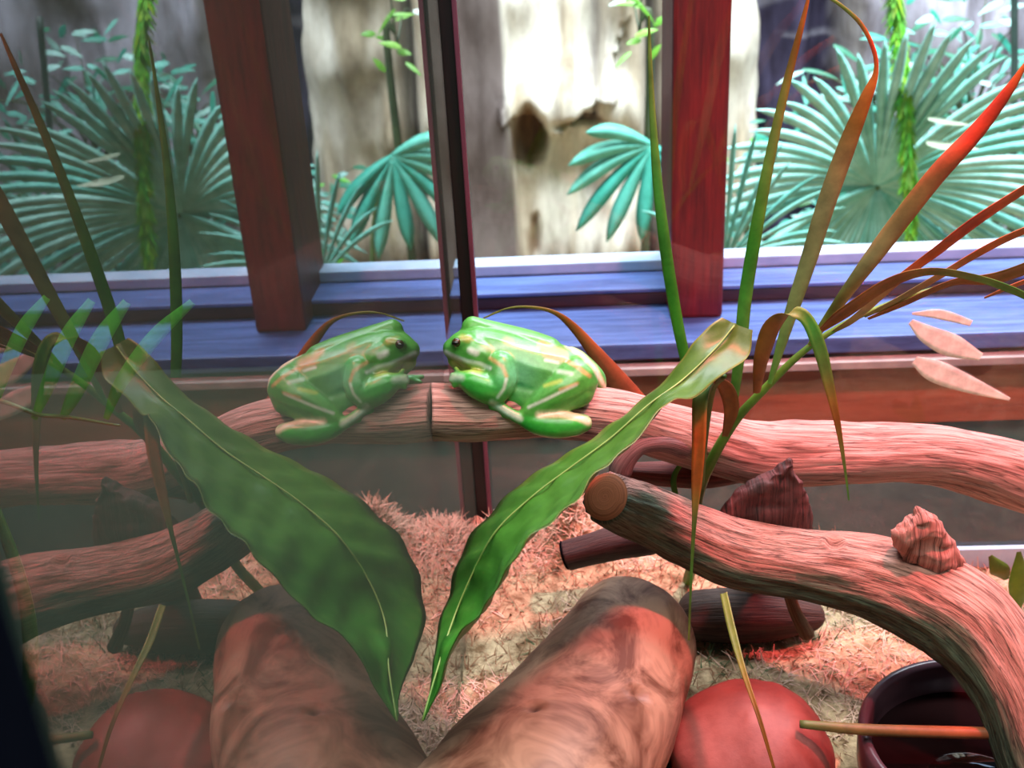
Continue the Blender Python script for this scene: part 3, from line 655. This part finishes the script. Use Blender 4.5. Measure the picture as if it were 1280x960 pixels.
def glare_strips():  # flat white strips added in place of glare reflected in the pane
    for pts, wd, lab in (([(1140, 392), (1175, 393), (1214, 404)], [3, 13, 8], 'faint thin white strip standing in for glare, topmost on the back glass at right'),
                         ([(1138, 402), (1160, 418), (1190, 432), (1226, 446)], [8, 24, 30, 10], 'brightest fat white strip standing in for glare on the back glass at right'),
                         ([(1143, 450), (1170, 464), (1215, 482), (1262, 499)], [12, 30, 22, 4], 'lowest long tapering white strip standing in for glare on the back glass at right')):
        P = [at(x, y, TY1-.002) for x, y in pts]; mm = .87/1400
        tag(blade('painted_glare', P, [w_*mm for w_ in wd], [(255, 250, 240)]*2, M_blade, None, n=24, fold=0.05, side=(-0.3, 0, 1)), lab, 'glare mark', None)
glare_strips()

# ------------------------------------------------------------------ frog
Y0 = 0.625
def fp(x, y, dy): return at(x, y, Y0+dy)
def build_frog():
    o = empty('tree_frog', (0.055, Y0, 0.235), 'plump green tree frog with cream leg stripes sitting on the branch facing the glass', 'frog')
    chains = [
        # torso
        [(606, 440, 0, .0150), (622, 446, 0, .0170), (645, 458, 0, .0198), (670, 466, 0, .0208), (697, 470, 0, .0200), (714, 472, 0, .0175)],
        # back ridge towards the far eye
        [(591, 410, .013, .0075), (625, 424, .010, .0105), (660, 434, .008, .0112), (684, 439, .006, .0098)], [(636, 487, -.010, .0105), (650, 491, -.012, .0112), (664, 494, -.014, .010)], [(640, 482, -.006, .0125), (665, 484, -.006, .0130), (690, 484, -.004, .012)],
        # head
        [(566, 437, -.003, .0058), (578, 437, -.005, .0085), (592, 441, -.007, .0110), (604, 446, -.007, .0120)],
        [(568, 435, .003, .0062), (582, 428, .008, .0085), (596, 424, .011, .0100), (610, 430, .010, .013)],
        [(566, 436, 0, .0066), (580, 433, 0, .0100), (596, 434, 0, .0125)],
        [(572, 428, -.0095, .0042), (585, 427, -.008, .0055)],
        [(590, 405, .0135, .0052), (603, 409, .013, .005)],
        [(572, 449, -.001, .0065), (586, 456, -.002, .0082), (604, 462, -.003, .0105)],
        # near arm
        [(626, 456, -.015, .0085), (626, 476, -.020, .0098), (617, 486, -.022, .0100), (602, 483, -.023, .0094), (589, 477, -.023, .0076), (578, 473, -.022, .0046)], [(606, 470, -.012, .010), (592, 466, -.008, .009)],
        [(577, 472, -.023, .0030), (570, 470, -.022, .0018), (565, 469, -.021, .0020)],
        [(577, 473, -.023, .0030), (570, 474, -.023, .0018), (564, 475, -.022, .0021)],
        [(578, 475, -.023, .0030), (573, 479, -.024, .0018), (568, 482, -.023, .0020)],
        [(577, 471, -.022, .0030), (573, 465, -.019, .0017), (570, 461, -.017, .0019)],
        # near thigh, shank, foot
        [(720, 474, -.010, .0145), (704, 486, -.017, .0120), (684, 499, -.021, .0096), (666, 513, -.024, .0070), (657, 523, -.026, .0055)],
        [(722, 488, -.014, .0110), (700, 500, -.020, .0085), (680, 508, -.022, .0070)],
        [(656, 524, -.026, .0050), (672, 529, -.028, .0072), (694, 532, -.029, .0080), (715, 531, -.028, .0076), (729, 529, -.026, .0058)],
        [(730, 530, -.025, .0050), (700, 533, -.022, .0052), (668, 529, -.026, .0046), (648, 522, -.0275, .0040), (632, 513, -.0265, .0034), (618, 504, -.0245, .0028)],
        [(634, 514, -.0265, .0028), (622, 511, -.0255, .0019), (614, 509, -.025, .0022)],
        [(640, 519, -.0265, .0028), (630, 520, -.026, .0019), (622, 521, -.0255, .0022)],
        [(632, 511, -.0255, .0028), (620, 501, -.0235, .0018), (613, 497, -.022, .0021)],
        # far hind leg
        [(712, 460, .012, .0140), (728, 467, .012, .0112), (742, 474, .011, .0080), (750, 482, .010, .0045)],
        [(700, 480, .020, .012), (672, 498, .026, .008), (655, 508, .026, .005)],
        [(655, 508, .026, .005), (690, 512, .026, .0065), (722, 505, .022, .005)],
        # far arm
        [(612, 452, .014, .008), (604, 470, .019, .0065), (588, 475, .018, .005), (578, 472, .017, .0032)],
        [(578, 472, .017, .003), (571, 470, .018, .0018), (566, 470, .018, .002)],
        [(578, 472, .017, .003), (572, 475, .014, .0018), (567, 477, .013, .002)],
        # belly contact
        [(640, 478, -.002, .015), (680, 485, -.002, .016)],
    ]
    bm = bmesh.new()
    for ch in chains:
        q = catmull([(*fp(*c[:3]), c[3]) for c in ch], 7*len(ch))
        for r in q:
            m_ = Matrix.Translation(r[:3]) @ Matrix.Scale(float(r[3]), 4); bmesh.ops.create_icosphere(bm, subdivisions=2, radius=1.0, matrix=m_)
    me = bpy.data.meshes.new('tmp'); bm.to_mesh(me); bm.free(); ob = bpy.data.objects.new('tmp', me); col.objects.link(ob)
    r = ob.modifiers.new('r', 'REMESH'); r.mode = 'VOXEL'; r.voxel_size = 0.00085
    s_ = ob.modifiers.new('s', 'SMOOTH'); s_.factor = 0.5; s_.iterations = 15
    dg = bpy.context.evaluated_depsgraph_get(); ev = ob.evaluated_get(dg); m2 = ev.to_mesh()
    vs = [v.co.copy() for v in m2.vertices]; fs = [tuple(p_.vertices) for p_ in m2.polygons]; ev.to_mesh_clear()
    bpy.data.objects.remove(ob)
    base = np.array(lin((84, 166, 66))); back = np.array(lin((120, 166, 80))); limb = np.array(lin((56, 172, 58))); flank_sheen = np.array(lin((112, 196, 150)))
    cream = np.array(lin((255, 232, 205))); white = np.array(lin((244, 250, 244))); tan = np.array(lin((222, 152, 104))); yel = np.array(lin((190, 204, 90)))
    strokes = [  # px polyline, half width px, colour, strength
        ([(557, 440), (568, 446), (585, 452), (600, 455), (612, 460)], 2.2, white, 1), ([(588, 438), (595, 441)], 3.4, white, .9),
        ([(578, 422), (585, 424)], 3.6, np.array(lin((196, 170, 70))), .8), ([(677, 431), (682, 434)], 4.0, tan, .8), ([(688, 441), (700, 444)], 7.0, tan, .9),
        ([(682, 450), (697, 453)], 1.8, white, .7), ([(709, 432), (727, 443), (743, 459), (756, 484)], 2.6, cream, 1), ([(707, 450), (722, 459), (737, 470)], 2.2, tan, .8),
        ([(698, 464), (714, 467)], 2.5, white, .5), ([(613, 448), (628, 458), (633, 470)], 2.2, tan, .7), ([(633, 474), (630, 486), (622, 497)], 1.8, white, .7),
        ([(661, 509), (681, 500), (699, 491), (720, 481)], 1.8, white, .75), ([(681, 482), (701, 476)], 2.2, yel, .8), ([(700, 487), (722, 479)], 1.8, tan, .6),  # leg whites: pale skin plus lit edges painted in
        ([(674, 518), (699, 517), (720, 520), (735, 527)], 3.8, cream, 1), ([(615, 503), (632, 515), (650, 524)], 3.2, white, .8), ([(564, 472), (576, 472)], 4, white, .6),
        ([(566, 452), (580, 459), (598, 463)], 4.5, yel, .8), ([(600, 436), (640, 432), (672, 436)], 3.0, white, .25), ([(633, 425), (638, 427)], 4, tan, .4)]
    def segd(p_, pl):
        best = 1e9
        for a, b in zip(pl[:-1], pl[1:]):
            ax, ay = a; bx, by = b; dx, dy = bx-ax, by-ay; t = max(0, min(1, ((p_[0]-ax)*dx+(p_[1]-ay)*dy)/(dx*dx+dy*dy+1e-9)))
            best = min(best, math.hypot(p_[0]-ax-t*dx, p_[1]-ay-t*dy))
        return best
    C = []
    for v in vs:
        u = proj(v); c = base.copy()
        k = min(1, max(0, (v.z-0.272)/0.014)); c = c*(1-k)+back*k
        lk = max(0, 1-segd(u, [(626, 480), (600, 482), (580, 474)])/14) if u[0] < 636 else 0; lk = max(lk, max(0, 1-segd(u, [(660, 528), (695, 534), (728, 530)])/12)); lk = min(1, lk*2); c = c*(1-lk)+limb*lk
        fk = math.exp(-(((u[0]-648)/26)**2+((u[1]-468)/24)**2))*.75; c = c*(1-fk)+flank_sheen*fk  # bluish sheen on the flank painted into the skin colour
        if v.y < Y0+0.016:
            for pl, hw, cc, st in strokes:
                if v.y > Y0+0.004 and cc is not cream: continue
                d = segd(u, pl)
                if d < hw*1.8: f = st*0.85*min(1, max(0, (hw*1.8-d)/(hw*1.5))); c = c*(1-f)+cc*f
        n_ = noise.noise(v*500)*.06+noise.noise(v*110)*.10; C.append(tuple(np.clip(c*(1+n_), 0, 1)))
    mesh('body', vs, fs, M_frog, o, cols=C)
    for (x, y, dy, rr) in ((571, 428, -.0116, .0028), (587, 405, .0173, .0028)):
        c = fp(x, y, dy); V = []; Fc = []
        for i in range(13):
            for j in range(20):
                a, b = math.pi*i/12, 2*math.pi*j/20; V.append(c+Vector((math.sin(a)*math.cos(b), math.sin(a)*math.sin(b), math.cos(a)))*rr)
        for i in range(12):
            for j in range(20): Fc.append((i*20+j, (i+1)*20+j, (i+1)*20+(j+1) % 20, i*20+(j+1) % 20))
        e = mesh('eye', V, Fc, M_gold, o); e['label'] = 'golden brown eye'
        # horizontal slit pupil
        sgn = -1 if dy < 0 else 1; q = c+Vector((-.0006, sgn*rr*0.80, 0.0003)); V = []
        for i in range(9):
            for j in range(16):
                a, b = math.pi*i/8, 2*math.pi*j/16; V.append(q+Vector((math.sin(a)*math.cos(b)*.0022, math.sin(a)*math.sin(b)*.0010, math.cos(a)*.0013)))
        Fc = [(i*16+j, (i+1)*16+j, (i+1)*16+(j+1) % 16, i*16+(j+1) % 16) for i in range(8) for j in range(16)]
        e2 = mesh('pupil', V, Fc, M_eye, e if False else o); e2['label'] = 'dark slit pupil'
build_frog()

# ------------------------------------------------------------------ shared groups of the repeated things
for o in col.objects:
    if o.parent is None:
        k = o.name.split('.')[0]
        g_ = {'fan_palm': 'fan palms beyond the window', 'leafy_shrub': 'shrubs beyond the window', 'glare_leaf': 'white leaves beyond the window', 'painted_glare': 'painted glare strips on the back glass'}.get(k)
        if g_: o['group'] = g_
